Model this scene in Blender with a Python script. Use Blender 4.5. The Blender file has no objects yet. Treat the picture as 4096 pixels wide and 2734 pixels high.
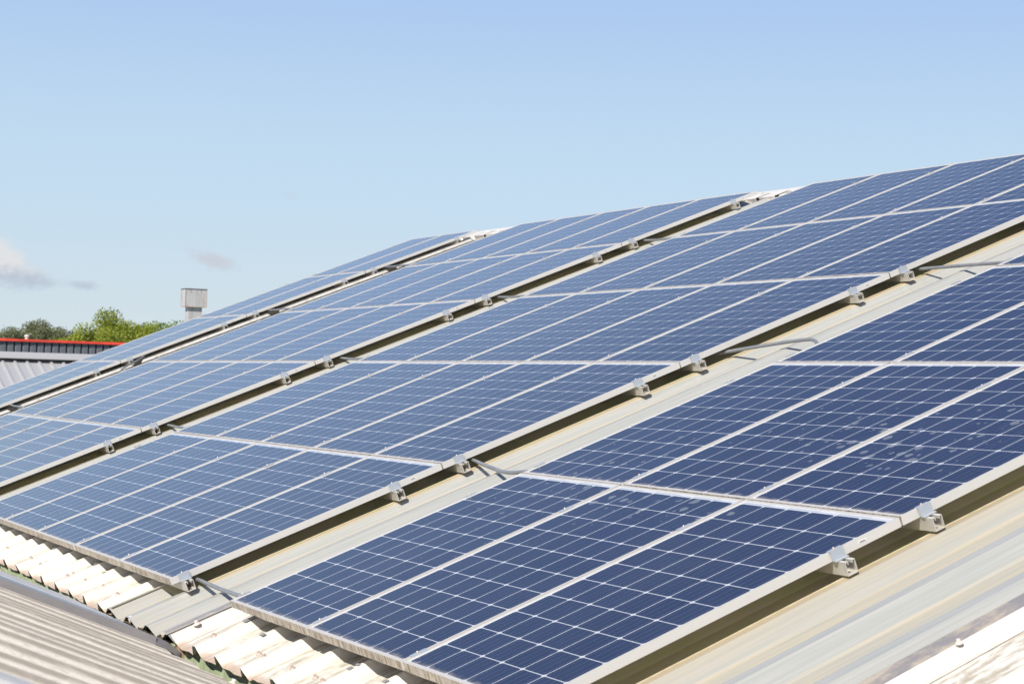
import bpy, bmesh, math, random
from mathutils import Vector, Matrix
R = random.Random(7)
scn = bpy.context.scene
COL = scn.collection
# ------------------------------------------------------------------ camera
TH = 0.3780916                      # pitch of the solar roof
CAM = Vector((-2.87234, -9.47657, 1.03897))
RT = Vector((0.8913176, -0.4525148, 0.0279887))
DN = Vector((0.0355301, 0.0081732, -0.9993352))
FW = Vector((0.4519852, 0.8917194, 0.0233628))
cd = bpy.data.cameras.new('camera'); cam = bpy.data.objects.new('camera', cd); COL.objects.link(cam)
m = Matrix.Identity(4)
for i in range(3):
    m[i][0] = RT[i]; m[i][1] = -DN[i]; m[i][2] = -FW[i]; m[i][3] = CAM[i]
cam.matrix_world = m
cd.lens = 66.527; cd.sensor_width = 36; cd.clip_start = 0.05; cd.clip_end = 5000
cd.dof.use_dof = True; cd.dof.focus_distance = 10.5; cd.dof.aperture_fstop = 9
scn.camera = cam
# ------------------------------------------------------------------ sun, sky, exposure
SUN = Vector((-0.63, -0.46, 0.70)).normalized()
sl = bpy.data.lights.new('sun', 'SUN'); sl.energy = 4.0; sl.angle = math.radians(0.53); sl.color = (1, .94, .85)
so = bpy.data.objects.new('sun', sl); COL.objects.link(so)
so.rotation_euler = SUN.to_track_quat('Z', 'Y').to_euler()
scn.view_settings.view_transform = 'Standard'; scn.view_settings.look = 'None'
scn.view_settings.exposure = 0.62; scn.view_settings.gamma = 1; scn.view_settings.use_curve_mapping = False


class NT:
    """small helper for writing node materials"""
    def __init__(s, tree): s.t = tree; s.n = tree.nodes; s.l = tree.links
    def new(s, typ, **kw):
        n = s.n.new(typ)
        for k, v in kw.items(): setattr(n, k, v)
        return n
    def put(s, sock, v):
        if isinstance(v, bpy.types.NodeSocket): s.l.new(v, sock)
        elif isinstance(v, (tuple, list)) and len(v) == 3 and sock.type == 'RGBA': sock.default_value = (*v, 1)
        else: sock.default_value = v
    def m(s, op, a, b=None, c=None, clamp=False):
        n = s.new('ShaderNodeMath', operation=op, use_clamp=clamp)
        s.put(n.inputs[0], a)
        if b is not None: s.put(n.inputs[1], b)
        if c is not None: s.put(n.inputs[2], c)
        return n.outputs[0]
    def mix(s, f, a, b, typ='MIX'):
        n = s.new('ShaderNodeMix', data_type='RGBA', blend_type=typ)
        s.put(n.inputs[0], f); s.put(n.inputs[6], a); s.put(n.inputs[7], b)
        return n.outputs[2]
    def ramp(s, f, x0, x1):
        n = s.new('ShaderNodeMapRange', interpolation_type='SMOOTHSTEP')
        s.put(n.inputs[0], f); n.inputs[1].default_value = x0; n.inputs[2].default_value = x1
        return n.outputs[0]
    def noise(s, vec, scale, det=3, rough=.55, sc=(1, 1, 1), dist=0):
        mp = s.new('ShaderNodeMapping'); s.l.new(vec, mp.inputs[0]); mp.inputs[3].default_value = sc
        n = s.new('ShaderNodeTexNoise'); s.l.new(mp.outputs[0], n.inputs['Vector'])
        n.inputs['Scale'].default_value = scale; n.inputs['Detail'].default_value = det
        n.inputs['Roughness'].default_value = rough; n.inputs['Distortion'].default_value = dist
        return n.outputs[0]
    def uv(s, name):
        n = s.new('ShaderNodeUVMap'); n.uv_map = name; return n.outputs[0]
    def sep(s, v):
        n = s.new('ShaderNodeSeparateXYZ'); s.l.new(v, n.inputs[0]); return n.outputs
    def comb(s, x, y, z=0):
        n = s.new('ShaderNodeCombineXYZ'); s.put(n.inputs[0], x); s.put(n.inputs[1], y); s.put(n.inputs[2], z); return n.outputs[0]


# world: Nishita sky, with a few clouds fixed in direction
w = bpy.data.worlds.new('World'); scn.world = w; w.use_nodes = True
N = NT(w.node_tree); bg = w.node_tree.nodes['Background']
sky = N.new('ShaderNodeTexSky', sky_type='NISHITA'); sky.sun_disc = False
sky.sun_elevation = math.asin(SUN.z); sky.sun_rotation = math.atan2(SUN.x, SUN.y) % (2 * math.pi)
sky.altitude = 50; sky.air_density = 0.85; sky.dust_density = 0.25; sky.ozone_density = 2.2
geo = N.new('ShaderNodeTexCoord').outputs['Generated']
sx, sy, sz = N.sep(geo)
az = N.m('MULTIPLY', N.m('ARCTAN2', sx, sy), 57.2958)
el = N.m('MULTIPLY', N.m('ARCSINE', sz), 57.2958)
ae = N.comb(az, el)
cn = N.noise(ae, 1.25, 6, .58, (1, 1.9, 1), .25)
cn2 = N.noise(ae, 3.4, 5, .6, (1, 1.5, 1), .3)
def blob(a0, e0, ra, re, k, tilt=0):
    a = N.m('SUBTRACT', az, a0); e = N.m('SUBTRACT', N.m('SUBTRACT', el, e0), N.m('MULTIPLY', a, tilt))
    d = N.m('ADD', N.m('POWER', N.m('DIVIDE', a, ra), 2), N.m('POWER', N.m('DIVIDE', e, re), 2))
    return N.m('MULTIPLY', N.m('EXPONENT', N.m('MULTIPLY', d, -1)), k)
den = blob(11.6, 3.25, 1.05, .66, 1.25, -.35)
den = N.m('ADD', den, blob(12.7, 2.75, .55, .26, .50))
den = N.m('ADD', den, blob(17.85, 3.5, .85, .28, .92, -.25))
den = N.m('ADD', den, blob(14.1, 2.62, .55, .20, .62))
den = N.m('ADD', den, blob(20.0, 5.5, .6, .18, .36))
den = N.m('ADD', den, blob(15.5, 1.9, 3.5, .5, .16))
mod = N.m('ADD', N.m('MULTIPLY', N.m('SUBTRACT', cn, .5), 1.5), N.m('MULTIPLY', N.m('SUBTRACT', cn2, .5), 1.1))
cov = N.m('MULTIPLY', N.ramp(N.m('ADD', den, N.m('MULTIPLY', mod, .55)), .18, .95), .85)
cov = N.m('MULTIPLY', cov, N.ramp(den, .02, .16))
lit = N.m('MULTIPLY', N.m('SUBTRACT', 1, N.m('MULTIPLY', N.ramp(az, 14.0, 16.5), .62)), N.ramp(N.m('ADD', el, N.m('MULTIPLY', N.m('SUBTRACT', cn2, .5), .9)), 2.55, 3.35))
ccol = N.mix(lit, (2.6, 2.95, 3.6), (4.4, 4.35, 4.4))
lowc = N.mix(N.ramp(el, .3, 6.5), (3.5, 4.0, 4.3), (3.05, 3.95, 4.8))
lowc = N.mix(N.ramp(el, 5.5, 14.0), lowc, (2.15, 3.15, 4.85))
lowc = N.mix(N.ramp(el, 11.5, 27.0), lowc, (.55, 1.02, 2.4))
skyc = N.mix(N.m('MULTIPLY', N.m('SUBTRACT', 1, N.ramp(el, 28.0, 60.0)), .94), sky.outputs[0], lowc)      # hazy band near the horizon
N.put(bg.inputs[0], N.mix(cov, skyc, ccol)); bg.inputs[1].default_value = 0.115


def tag(o, label=None, cat=None, group=None, kind=None):
    if label: o['label'] = label
    if cat: o['category'] = cat
    if group: o['group'] = group
    if kind: o['kind'] = kind
    return o

def mat(name, col=(.5, .5, .5), rough=.5, metal=0, spec=.5):
    mt = bpy.data.materials.new(name); mt.use_nodes = True
    b = mt.node_tree.nodes['Principled BSDF']
    b.inputs['Base Color'].default_value = (*col, 1); b.inputs['Roughness'].default_value = rough
    b.inputs['Metallic'].default_value = metal; b.inputs['Specular IOR Level'].default_value = spec
    mt['b'] = 1
    return mt, NT(mt.node_tree), b

def bump(N, b, h, strength=.3, dist=.002):
    n = N.new('ShaderNodeBump'); n.inputs['Strength'].default_value = strength; n.inputs['Distance'].default_value = dist
    N.put(n.inputs['Height'], h); N.l.new(n.outputs[0], b.inputs['Normal'])

# roof coordinates: a up the slope, b along the ridge (away from the camera), c off the roof; panel tops are c = 0
def W(a, b, c=0.0):
    return Vector((a * math.cos(TH) - c * math.sin(TH), b, a * math.sin(TH) + c * math.cos(TH)))
ROT = (0, -TH, 0)

def empty(name, loc, rot=(0, 0, 0)):
    o = bpy.data.objects.new(name, None); o.location = loc; o.rotation_euler = rot; o.empty_display_size = .2
    COL.objects.link(o); return o
def link(name, me, parent=None, mats=()):
    for x in mats: me.materials.append(x)
    o = bpy.data.objects.new(name, me); COL.objects.link(o)
    if parent: o.parent = parent
    return o
class MB:
    """collects geometry into one mesh"""
    def __init__(s): s.v = []; s.f = []; s.mi = []; s.uv = {}; s.sm = []
    def face(s, pts, mi=0, uv=None, sm=False):
        i = len(s.v); s.v += [tuple(p) for p in pts]; s.f.append(tuple(range(i, i + len(pts)))); s.mi.append(mi); s.sm.append(sm)
        if uv: s.uv[len(s.f) - 1] = uv
    def box(s, x0, x1, y0, y1, z0, z1, mi=0):
        p = [(x, y, z) for x in (x0, x1) for y in (y0, y1) for z in (z0, z1)]
        for q in ((0, 1, 3, 2), (4, 6, 7, 5), (0, 4, 5, 1), (2, 3, 7, 6), (0, 2, 6, 4), (1, 5, 7, 3)): s.face([p[k] for k in q], mi)
    def prism(s, prof, fr, to, mi=0, caps=True):
        """prof: list of 2-D points, fr/to: functions (p,q)->3-D point at each end"""
        n = len(prof)
        A = [fr(*p) for p in prof]; B = [to(*p) for p in prof]
        for i in range(n):
            j = (i + 1) % n; s.face([A[i], A[j], B[j], B[i]], mi)
        if caps: s.face(A[::-1], mi); s.face(B, mi)
    def tube(s, pts, r, n=8, mi=0):
        pts = [Vector(p) for p in pts]; rings = []; up = Vector((0.13, .07, 1)).normalized()
        for i, p in enumerate(pts):
            t = (pts[min(i + 1, len(pts) - 1)] - pts[max(i - 1, 0)]).normalized()
            x = t.cross(up).normalized(); y = x.cross(t)
            rings.append([p + (x * math.cos(k * 2 * math.pi / n) + y * math.sin(k * 2 * math.pi / n)) * (r[i] if isinstance(r, list) else r) for k in range(n)])
        for i in range(len(pts) - 1):
            for k in range(n):
                s.face([rings[i][k], rings[i][(k + 1) % n], rings[i + 1][(k + 1) % n], rings[i + 1][k]], mi, sm=True)
        s.face(rings[0][::-1], mi); s.face(rings[-1], mi)
    def mesh(s, name, uvname='UVMap', weld=False):
        me = bpy.data.meshes.new(name); me.from_pydata(s.v, [], s.f)
        for p, k, q in zip(me.polygons, s.mi, s.sm): p.material_index = k; p.use_smooth = q
        if s.uv:
            u = me.uv_layers.new(name=uvname)
            for fi, lst in s.uv.items():
                for li, c in zip(me.polygons[fi].loop_indices, lst): u.data[li].uv = c
        if weld:
            bm = bmesh.new(); bm.from_mesh(me); bmesh.ops.remove_doubles(bm, verts=bm.verts, dist=1e-5); bm.to_mesh(me); bm.free()
        me.update(); return me
    def obj(s, name, mats, parent=None, weld=False):
        me = s.mesh(name, weld=weld)
        return link(name, me, parent, mats if isinstance(mats, (list, tuple)) else [mats])

# ------------------------------------------------------------------ materials
M = {}
# solar cells under glass
mt, N, b = mat('solar_glass', (.01, .02, .08), .06)
u, v, _ = N.sep(N.uv('UVMap'))                        # u: 0..6 cells across, v: 0..10 cells up (outside = backsheet margin)
fx = N.m('FRACT', u); fy = N.m('FRACT', v)
dx = N.m('MINIMUM', fx, N.m('SUBTRACT', 1, fx)); dy = N.m('MINIMUM', fy, N.m('SUBTRACT', 1, fy))
inside = N.m('MULTIPLY', N.m('MULTIPLY', N.m('GREATER_THAN', u, 0), N.m('LESS_THAN', u, 6)), N.m('MULTIPLY', N.m('GREATER_THAN', v, 0), N.m('LESS_THAN', v, 10)))
cell = N.m('MULTIPLY', N.m('GREATER_THAN', dx, .0145), N.m('GREATER_THAN', dy, .0125))
cell = N.m('MULTIPLY', cell, N.m('GREATER_THAN', N.m('ADD', dx, dy), .088))
cell = N.m('MULTIPLY', cell, inside)
bb = N.m('FRACT', N.m('ADD', N.m('MULTIPLY', fx, 4), .0))          # busbars along the slope
bus = N.m('MULTIPLY', N.m('LESS_THAN', N.m('ABSOLUTE', N.m('SUBTRACT', bb, .5)), .022), cell)
oi = N.new('ShaderNodeObjectInfo'); rnd = oi.outputs['Random']
fl = N.comb(N.m('FLOOR', u), N.m('FLOOR', v), N.m('MULTIPLY', rnd, 37))
wn = N.new('ShaderNodeTexWhiteNoise', noise_dimensions='3D'); N.l.new(fl, wn.inputs['Vector'])
bluea = N.mix(wn.outputs['Value'], (.0115, .0160, .038), (.0165, .0225, .052))
blue = N.mix(N.m('MULTIPLY', rnd, .85), bluea, (.018, .025, .050))
pos = N.new('ShaderNodeNewGeometry').outputs['Position']
fing = N.noise(N.comb(N.m('MULTIPLY', u, 1), N.m('MULTIPLY', v, .05), rnd), 40, 1, .5)
blue = N.mix(N.m('MULTIPLY', N.ramp(fing, .4, .7), .12), blue, (.05, .08, .18))
c = N.mix(N.m('MULTIPLY', bus, .26), blue, (.30, .34, .42))
c = N.mix(cell, (.52, .54, .57), c)
ribn = N.m('MULTIPLY', N.m('GREATER_THAN', v, 10.03), N.m('LESS_THAN', v, 10.12))      # ribbon bits in the top margin
ribn = N.m('MULTIPLY', ribn, N.m('GREATER_THAN', N.m('FRACT', N.m('MULTIPLY', u, .5)), .35))
c = N.mix(N.m('MULTIPLY', ribn, .55), c, (.34, .36, .40))
# dust settled along the lower edge, thin film everywhere, rings and splashes where birds and puddles left them
dn = N.noise(pos, 22, 4, .6)
dl = N.m('MULTIPLY', N.m('SUBTRACT', 1, N.ramp(N.m('ADD', v, N.m('MULTIPLY', dn, .42)), .02, .40)), .75)
film = N.m('ADD', N.m('MULTIPLY', N.ramp(N.noise(pos, 1.7, 4, .6), .35, .8), .02), .007)
px, py, pz = N.sep(pos)
def patch(a0, b0, ra, rb, k):
    X0 = a0 * math.cos(TH)
    d = N.m('ADD', N.m('POWER', N.m('DIVIDE', N.m('SUBTRACT', px, X0), ra), 2), N.m('POWER', N.m('DIVIDE', N.m('SUBTRACT', py, b0), rb), 2))
    return N.m('MULTIPLY', N.m('EXPONENT', N.m('MULTIPLY', d, -1)), k)
pm = N.m('ADD', N.m('ADD', patch(1.52, -2.78, .13, .42, .85), patch(2.25, -3.25, .28, .55, 1.0)), patch(2.45, -2.55, .3, .8, .45))
pm = N.m('ADD', pm, patch(1.9, -1.6, .5, .5, .45))
pm = N.m('ADD', pm, patch(1.2, -1.6, .6, .5, .33))
pm = N.m('ADD', pm, patch(2.75, -3.7, .3, .4, .6))
pm = N.m('ADD', pm, patch(1.45, -2.2, .2, .5, .5))
vo = N.new('ShaderNodeTexVoronoi', feature='F1'); mpv = N.new('ShaderNodeMapping'); N.l.new(pos, mpv.inputs[0])
mpv.inputs[3].default_value = (1, 1, 1); N.l.new(mpv.outputs[0], vo.inputs['Vector']); vo.inputs['Scale'].default_value = 15; vo.inputs['Randomness'].default_value = 1
vd = N.m('ADD', vo.outputs['Distance'], N.m('MULTIPLY', N.m('SUBTRACT', N.noise(pos, 45, 4, .65), .5), .55))
vr = N.sep(vo.outputs['Color'])[0]
rad = N.m('MULTIPLY', N.m('MULTIPLY', pm, vr), .52)
spl = N.m('MULTIPLY', N.ramp(N.m('SUBTRACT', rad, vd), -.012, .03), N.m('GREATER_THAN', pm, .06))
spl = N.m('MULTIPLY', spl, .36)
spk = N.m('MULTIPLY', N.ramp(N.noise(pos, 75, 2, .5), .77, .80), .30)
c = N.mix(spl, c, (.33, .35, .37))
drip = N.m('MULTIPLY', N.m('MULTIPLY', N.ramp(N.noise(N.comb(px, py), 9, 3, .6, (.6, 9, 1)), .58, .72), N.ramp(pm, .15, .8)), .16)
c = N.mix(drip, c, (.33, .35, .37))
dirt = N.m('MAXIMUM', N.m('MAXIMUM', dl, film), spk)
c = N.mix(dirt, c, (.42, .37, .30))
dirt = N.m('MAXIMUM', dirt, spl)
N.put(b.inputs['Base Color'], c)
N.put(b.inputs['Roughness'], N.m('ADD', .09, N.m('MULTIPLY', dirt, .6)))
b.inputs['IOR'].default_value = 1.5; b.inputs['Specular IOR Level'].default_value = .55
M['cells'] = mt
# clean / dirty aluminium frame
mt, N, b = mat('frame_aluminium', (.74, .72, .70), .42, .15)
tc = N.new('ShaderNodeTexCoord').outputs['Object']
g = N.noise(tc, 60, 3, .5, (.02, 1, 1))
N.put(b.inputs['Base Color'], N.mix(g, (.60, .58, .55), (.70, .68, .645)))
p2 = N.new('ShaderNodeNewGeometry').outputs['Position']
N.put(b.inputs['Roughness'], N.m('ADD', .36, N.m('MULTIPLY', N.noise(p2, 6, 3), .2)))
bump(N, b, g, .08)
M['alu'] = mt
mt, N, b = mat('frame_top_dusty_dimmed', (.5, .48, .45), .5, .1)  # dust tone, darkened to offset direct sun on the top faces
p2 = N.new('ShaderNodeNewGeometry').outputs['Position']
N.put(b.inputs['Base Color'], N.mix(N.noise(p2, 18, 4, .6), (.40, .375, .34), (.55, .53, .50))); M['alu_top'] = mt
mt, N, b = mat('frame_weathered', (.5, .45, .38), .65, .15)
p2 = N.new('ShaderNodeNewGeometry').outputs['Position']
g = N.noise(p2, 55, 4, .65, (.3, 1, .22)); g2 = N.noise(p2, 9, 3, .6)
c = N.mix(N.ramp(g, .36, .62), (.235, .185, .125), (.56, .51, .44))
c = N.mix(N.ramp(g2, .45, .75), c, (.50, .46, .40))
N.put(b.inputs['Base Color'], c); M['alu_dirty'] = mt
M['black'], N, b = mat('dark_print', (.03, .03, .03), .6)
M['sticker'], N, b = mat('sticker_paper', (.78, .78, .76), .5)
mt, N, b = mat('rail_aluminium', (.62, .61, .58), .38, .35)
p2 = N.new('ShaderNodeNewGeometry').outputs['Position']
g = N.noise(p2, 25, 4, .6)
N.put(b.inputs['Base Color'], N.mix(g, (.50, .47, .41), (.78, .75, .69))); N.put(b.inputs['Roughness'], N.m('ADD', .25, N.m('MULTIPLY', g, .3)))
M['rail'] = mt
M['clamp'], N, b = mat('clamp_galvanised', (.50, .53, .56), .42, .45)
M['bolt'], N, b = mat('bolt_steel', (.50, .44, .38), .55, .6)
mt, N, b = mat('conduit_plastic', (.17, .18, .19), .30)
g = N.noise(N.new('ShaderNodeNewGeometry').outputs['Position'], 14, 3)
N.put(b.inputs['Base Color'], N.mix(g, (.13, .14, .15), (.24, .25, .26))); M['conduit'] = mt

def sheet_coords(N):
    a, bb_, _ = N.sep(N.uv('UVMap')); hh = N.sep(N.uv('H'))
    return a, bb_, hh[0], hh[1]
# white painted trapezoidal sheet: chalky, rusting at the eave, algae in the troughs
mt, N, b = mat('white_sheet', (.78, .76, .72), .6)
a, bv, h, zone = sheet_coords(N)
ab = N.comb(a, bv, h)
st = N.noise(ab, 5, 5, .6, (.8, 7, 3)); st2 = N.noise(ab, 22, 5, .65, (.7, 1.6, 1)); big = N.noise(ab, 1.6, 4, .6)
c = N.mix(N.ramp(big, .3, .75), (.66, .635, .58), (.585, .55, .475))
tro = N.m('SUBTRACT', 1, N.ramp(h, .05, .45))
alg = N.m('MULTIPLY', N.m('MULTIPLY', tro, N.ramp(N.m('ADD', N.m('MULTIPLY', st, .6), N.m('MULTIPLY', st2, .55)), .50, .70)), .75)
c = N.mix(alg, c, (.27, .22, .145))
c = N.mix(N.m('MULTIPLY', N.ramp(st, .55, .75), .45), c, (.46, .37, .26))
ed = N.ramp(N.m('MULTIPLY', N.m('ADD', a, N.m('MULTIPLY', N.m('SUBTRACT', st2, .5), .16)), -1), .215, .245)
c = N.mix(N.m('MULTIPLY', ed, N.m('MULTIPLY', tro, .6)), c, (.40, .235, .145))
ed2 = N.ramp(N.m('MULTIPLY', N.m('ADD', a, N.m('MULTIPLY', N.m('SUBTRACT', N.noise(ab, 12, 4), .5), .3)), -1), .06, .25)
c = N.mix(N.m('MULTIPLY', N.m('MULTIPLY', ed2, N.ramp(st2, .45, .62)), .35), c, (.42, .34, .23))
rs = N.m('MULTIPLY', N.ramp(N.noise(ab, 9, 4, .6, (.5, 3, 1)), .745, .775), .8)
c = N.mix(rs, c, (.42, .22, .12))
N.put(b.inputs['Base Color'], c); N.put(b.inputs['Roughness'], N.m('ADD', .45, N.m('MULTIPLY', st2, .25)))
bump(N, b, st2, .12)
M['white'] = mt
# translucent skylight sheet: greenish grey with yellow dirt lines in the troughs, slime tint under the panel edge painted paler to offset the shade
mt, N, b = mat('skylight_sheet', (.6, .62, .55), .3)
a, bv, h, zone = sheet_coords(N)
ab = N.comb(a, bv, h)
st = N.noise(ab, 4, 4, .55, (.35, 16, 1)); st2 = N.noise(ab, 20, 4, .6, (1, 2, 1)); fine = N.noise(ab, 3, 3, .6, (.12, 45, 1))
c = N.mix(N.ramp(st, .3, .7), (.33, .335, .305), (.395, .385, .35))
c = N.mix(N.m('MULTIPLY', N.ramp(fine, .48, .66), .35), c, (.33, .35, .355))
low = N.m('SUBTRACT', 1, N.ramp(h, .02, .22))
c = N.mix(N.m('MULTIPLY', N.m('MULTIPLY', low, N.ramp(st, .28, .62)), .75), c, (.45, .39, .27))
ed = N.m('SUBTRACT', 1, N.ramp(N.m('ADD', a, N.m('MULTIPLY', st2, .2)), -.15, .12))
c = N.mix(N.m('MULTIPLY', ed, .35), c, (.42, .37, .29))
# zone = distance (m) from the panel edge above, positive under the panels
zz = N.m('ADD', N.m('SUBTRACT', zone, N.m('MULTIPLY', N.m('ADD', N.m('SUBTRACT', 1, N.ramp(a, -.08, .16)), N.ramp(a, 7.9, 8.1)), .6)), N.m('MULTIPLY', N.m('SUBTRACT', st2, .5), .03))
am = N.m('MULTIPLY', N.ramp(zz, -.022, .004), .5)
c = N.mix(am, c, (.46, .32, .13))
am2 = N.m('MULTIPLY', N.m('MULTIPLY', N.ramp(zz, -.17, -.01), N.m('LESS_THAN', bv, -3.9)), N.m('ADD', .1, N.m('MULTIPLY', st, .5)))
c = N.mix(am2, c, (.42, .33, .19))
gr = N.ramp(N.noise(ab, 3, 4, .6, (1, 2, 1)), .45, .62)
c = N.mix(N.m('MULTIPLY', N.ramp(zz, .01, .035), .90), c, N.mix(gr, (.74, .64, .44), (.64, .63, .34)))  # slime tint, lightened to lift the band the panels shade
N.put(b.inputs['Base Color'], c); N.put(b.inputs['Roughness'], N.m('ADD', .20, N.m('MULTIPLY', low, .3)))
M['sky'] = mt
mt, N, b = mat('clear_edge_sheet', (.30, .28, .26), .25)
p2 = N.new('ShaderNodeNewGeometry').outputs['Position']
g = N.noise(p2, 16, 5, .65, (.5, 1, .5))
N.put(b.inputs['Base Color'], N.mix(N.ramp(g, .4, .7), (.23, .215, .21), (.42, .36, .28))); M['edge'] = mt
# neighbour roof: weathered fibre cement
mt, N, b = mat('fibre_cement', (.5, .45, .38), .9)
tc = N.new('ShaderNodeNewGeometry').outputs['Position']
g = N.noise(tc, 3, 5, .65, (.5, 2.2, .5)); yy = N.sep(tc)[1]
pw_ = N.m('SUBTRACT', N.m('FRACT', N.m('ADD', N.m('DIVIDE', yy, .40), .63)), .5)
wv = N.m('SUBTRACT', 1, N.m('EXPONENT', N.m('MULTIPLY', N.m('POWER', N.m('DIVIDE', pw_, .11), 2), -1)))
g = N.m('ADD', N.m('MULTIPLY', g, .55), N.m('MULTIPLY', wv, .42)); g2 = N.noise(tc, 42, 5, .7); g3 = N.noise(tc, 8, 5, .6)
c = N.mix(N.ramp(g, .30, .64), (.46, .385, .285), (.92, .81, .655))
c = N.mix(N.m('MULTIPLY', N.ramp(g3, .5, .75), .6), c, (.88, .77, .62))
c = N.mix(N.m('MULTIPLY', N.ramp(g2, .50, .68), .45), c, (.30, .265, .20))
N.put(b.inputs['Base Color'], c); bump(N, b, g2, .5, .004); M['fibre'] = mt
mt, N, b = mat('grey_flashing', (.22, .2, .2), .4, .2)
g = N.noise(N.new('ShaderNodeNewGeometry').outputs['Position'], 9, 5, .65, (.4, 2, 1))
N.put(b.inputs['Base Color'], N.mix(g, (.19, .175, .165), (.37, .335, .30))); M['flash'] = mt
M['blueflash'], N, b = mat('zinc_flashing', (.36, .39, .42), .35, .3)
mt, N, b = mat('white_flashing', (.75, .73, .69), .6)
g = N.noise(N.new('ShaderNodeNewGeometry').outputs['Position'], 12, 5, .65)
N.put(b.inputs['Base Color'], N.mix(N.ramp(g, .45, .75), (.62, .60, .565), (.45, .40, .33))); M['wflash'] = mt
mt, N, b = mat('green_cladding', (.42, .5, .3), .5)
g = N.noise(N.new('ShaderNodeNewGeometry').outputs['Position'], 14, 5, .65, (1, 1.6, .5))
N.put(b.inputs['Base Color'], N.mix(N.ramp(g, .45, .75), (.40, .47, .29), (.29, .32, .20))); M['green'] = mt
mt, N, b = mat('debris_moss', (.07, .05, .035), .95)
g = N.noise(N.new('ShaderNodeNewGeometry').outputs['Position'], 120, 3)
N.put(b.inputs['Base Color'], N.mix(N.ramp(g, .4, .65), (.035, .025, .015), (.16, .115, .07))); M['debris'] = mt
M['foil'], N, b = mat('foil', (.78, .76, .80), .3, .4)
M['cap'], N, b = mat('screw_cap', (.52, .42, .36), .5, .2)
M['capw'], N, b = mat('screw_cap_pale', (.72, .62, .54), .4, .1)
M['patch'], N, b = mat('sealing_tape', (.30, .30, .31), .45, .3)
mt, N, b = mat('grey_metal_roof', (.4, .4, .41), .45, .2)
g = N.noise(N.new('ShaderNodeNewGeometry').outputs['Position'], .9, 4, .6)
N.put(b.inputs['Base Color'], N.mix(g, (.40, .40, .405), (.47, .465, .46))); M['greyroof'] = mt
M['greycap'], N, b = mat('grey_ridge_cap', (.40, .39, .385), .5, .1)
mt, N, b = mat('slate_cladding', (.075, .085, .10), .5)
g = N.noise(N.new('ShaderNodeNewGeometry').outputs['Position'], 3, 4)
N.put(b.inputs['Base Color'], N.mix(g, (.085, .095, .112), (.125, .135, .155))); M['slate'] = mt
mt, N, b = mat('red_coping', (.62, .06, .03), .5)
g = N.noise(N.new('ShaderNodeNewGeometry').outputs['Position'], 1.1, 4, .6)
N.put(b.inputs['Base Color'], N.mix(N.ramp(g, .42, .62), (.82, .075, .040), (.60, .055, .030))); M['red'] = mt
mt, N, b = mat('vent_panel', (.5, .5, .49), .6)
tc = N.new('ShaderNodeTexCoord').outputs['Object']
g = N.noise(tc, 9, 5, .6, (1.6, 1.6, .35)); x, y, z = N.sep(tc)
c = N.mix(N.ramp(g, .42, .7), (.47, .465, .455), (.35, .335, .31))
st = N.m('MULTIPLY', N.m('SUBTRACT', 1, N.ramp(N.m('ABSOLUTE', N.m('SUBTRACT', N.m('ABSOLUTE', x), .115)), .006, .014)), N.ramp(N.m('ADD', z, N.m('MULTIPLY', g, .06)), .30, .345))
st = N.m('MULTIPLY', st, N.m('LESS_THAN', z, .40))
N.put(b.inputs['Base Color'], N.mix(N.m('MULTIPLY', st, .7), c, (.26, .19, .12))); M['vent'] = mt
M['ventcap'], N, b = mat('vent_lid', (.22, .22, .22), .5, .3)
M['rust'], N, b = mat('rusty_trim', (.38, .26, .17), .7)
mt, N, b = mat('concrete_wall', (.35, .34, .32), .9)
g = N.noise(N.new('ShaderNodeNewGeometry').outputs['Position'], 2, 5, .6)
N.put(b.inputs['Base Color'], N.mix(g, (.28, .27, .25), (.42, .40, .38))); M['wall'] = mt
mt, N, b = mat('asphalt_ground', (.06, .06, .06), .9)
gp = N.new('ShaderNodeNewGeometry').outputs['Position']
g = N.noise(gp, .03, 5, .6)
N.put(b.inputs['Base Color'], N.mix(N.ramp(g, .42, .58), (.055, .075, .03), (.09, .085, .08))); M['ground'] = mt
M['bark'], N, b = mat('bark', (.10, .075, .05), .9)
def leafmat(name, c1, c2, tr):
    mt, N, b = mat(name, c1, .55)
    gp = N.new('ShaderNodeNewGeometry').outputs['Position']
    g = N.noise(gp, .55, 3, .6); g2 = N.noise(gp, 4.5, 2)
    c = N.mix(N.ramp(N.m('ADD', N.m('MULTIPLY', g, .6), N.m('MULTIPLY', g2, .4)), .38, .62), c1, c2)
    N.put(b.inputs['Base Color'], c)
    t = N.new('ShaderNodeBsdfTranslucent'); N.put(t.inputs[0], c)
    ms = N.new('ShaderNodeMixShader'); ms.inputs[0].default_value = tr
    out = mt.node_tree.nodes['Material Output']
    N.l.new(b.outputs[0], ms.inputs[1]); N.l.new(t.outputs[0], ms.inputs[2]); N.l.new(ms.outputs[0], out.inputs[0])
    return mt
M['leafA'] = leafmat('leaves_fresh', (.19, .23, .02), (.38, .42, .045), .42)
M['leafB'] = leafmat('leaves_green', (.12, .21, .02), (.24, .35, .04), .42)
M['leafC'] = leafmat('pine_needles', (.115, .13, .055), (.20, .215, .095), .25)
M['leafD'] = leafmat('leaves_dull', (.09, .14, .04), (.17, .22, .06), .35)

# ------------------------------------------------------------------ ground
g = MB(); g.face([(-1500, -1500, -6), (1500, -1500, -6), (1500, 3000, -6), (-1500, 3000, -6)])
tag(g.obj('ground', M['ground']), kind='structure')

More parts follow.
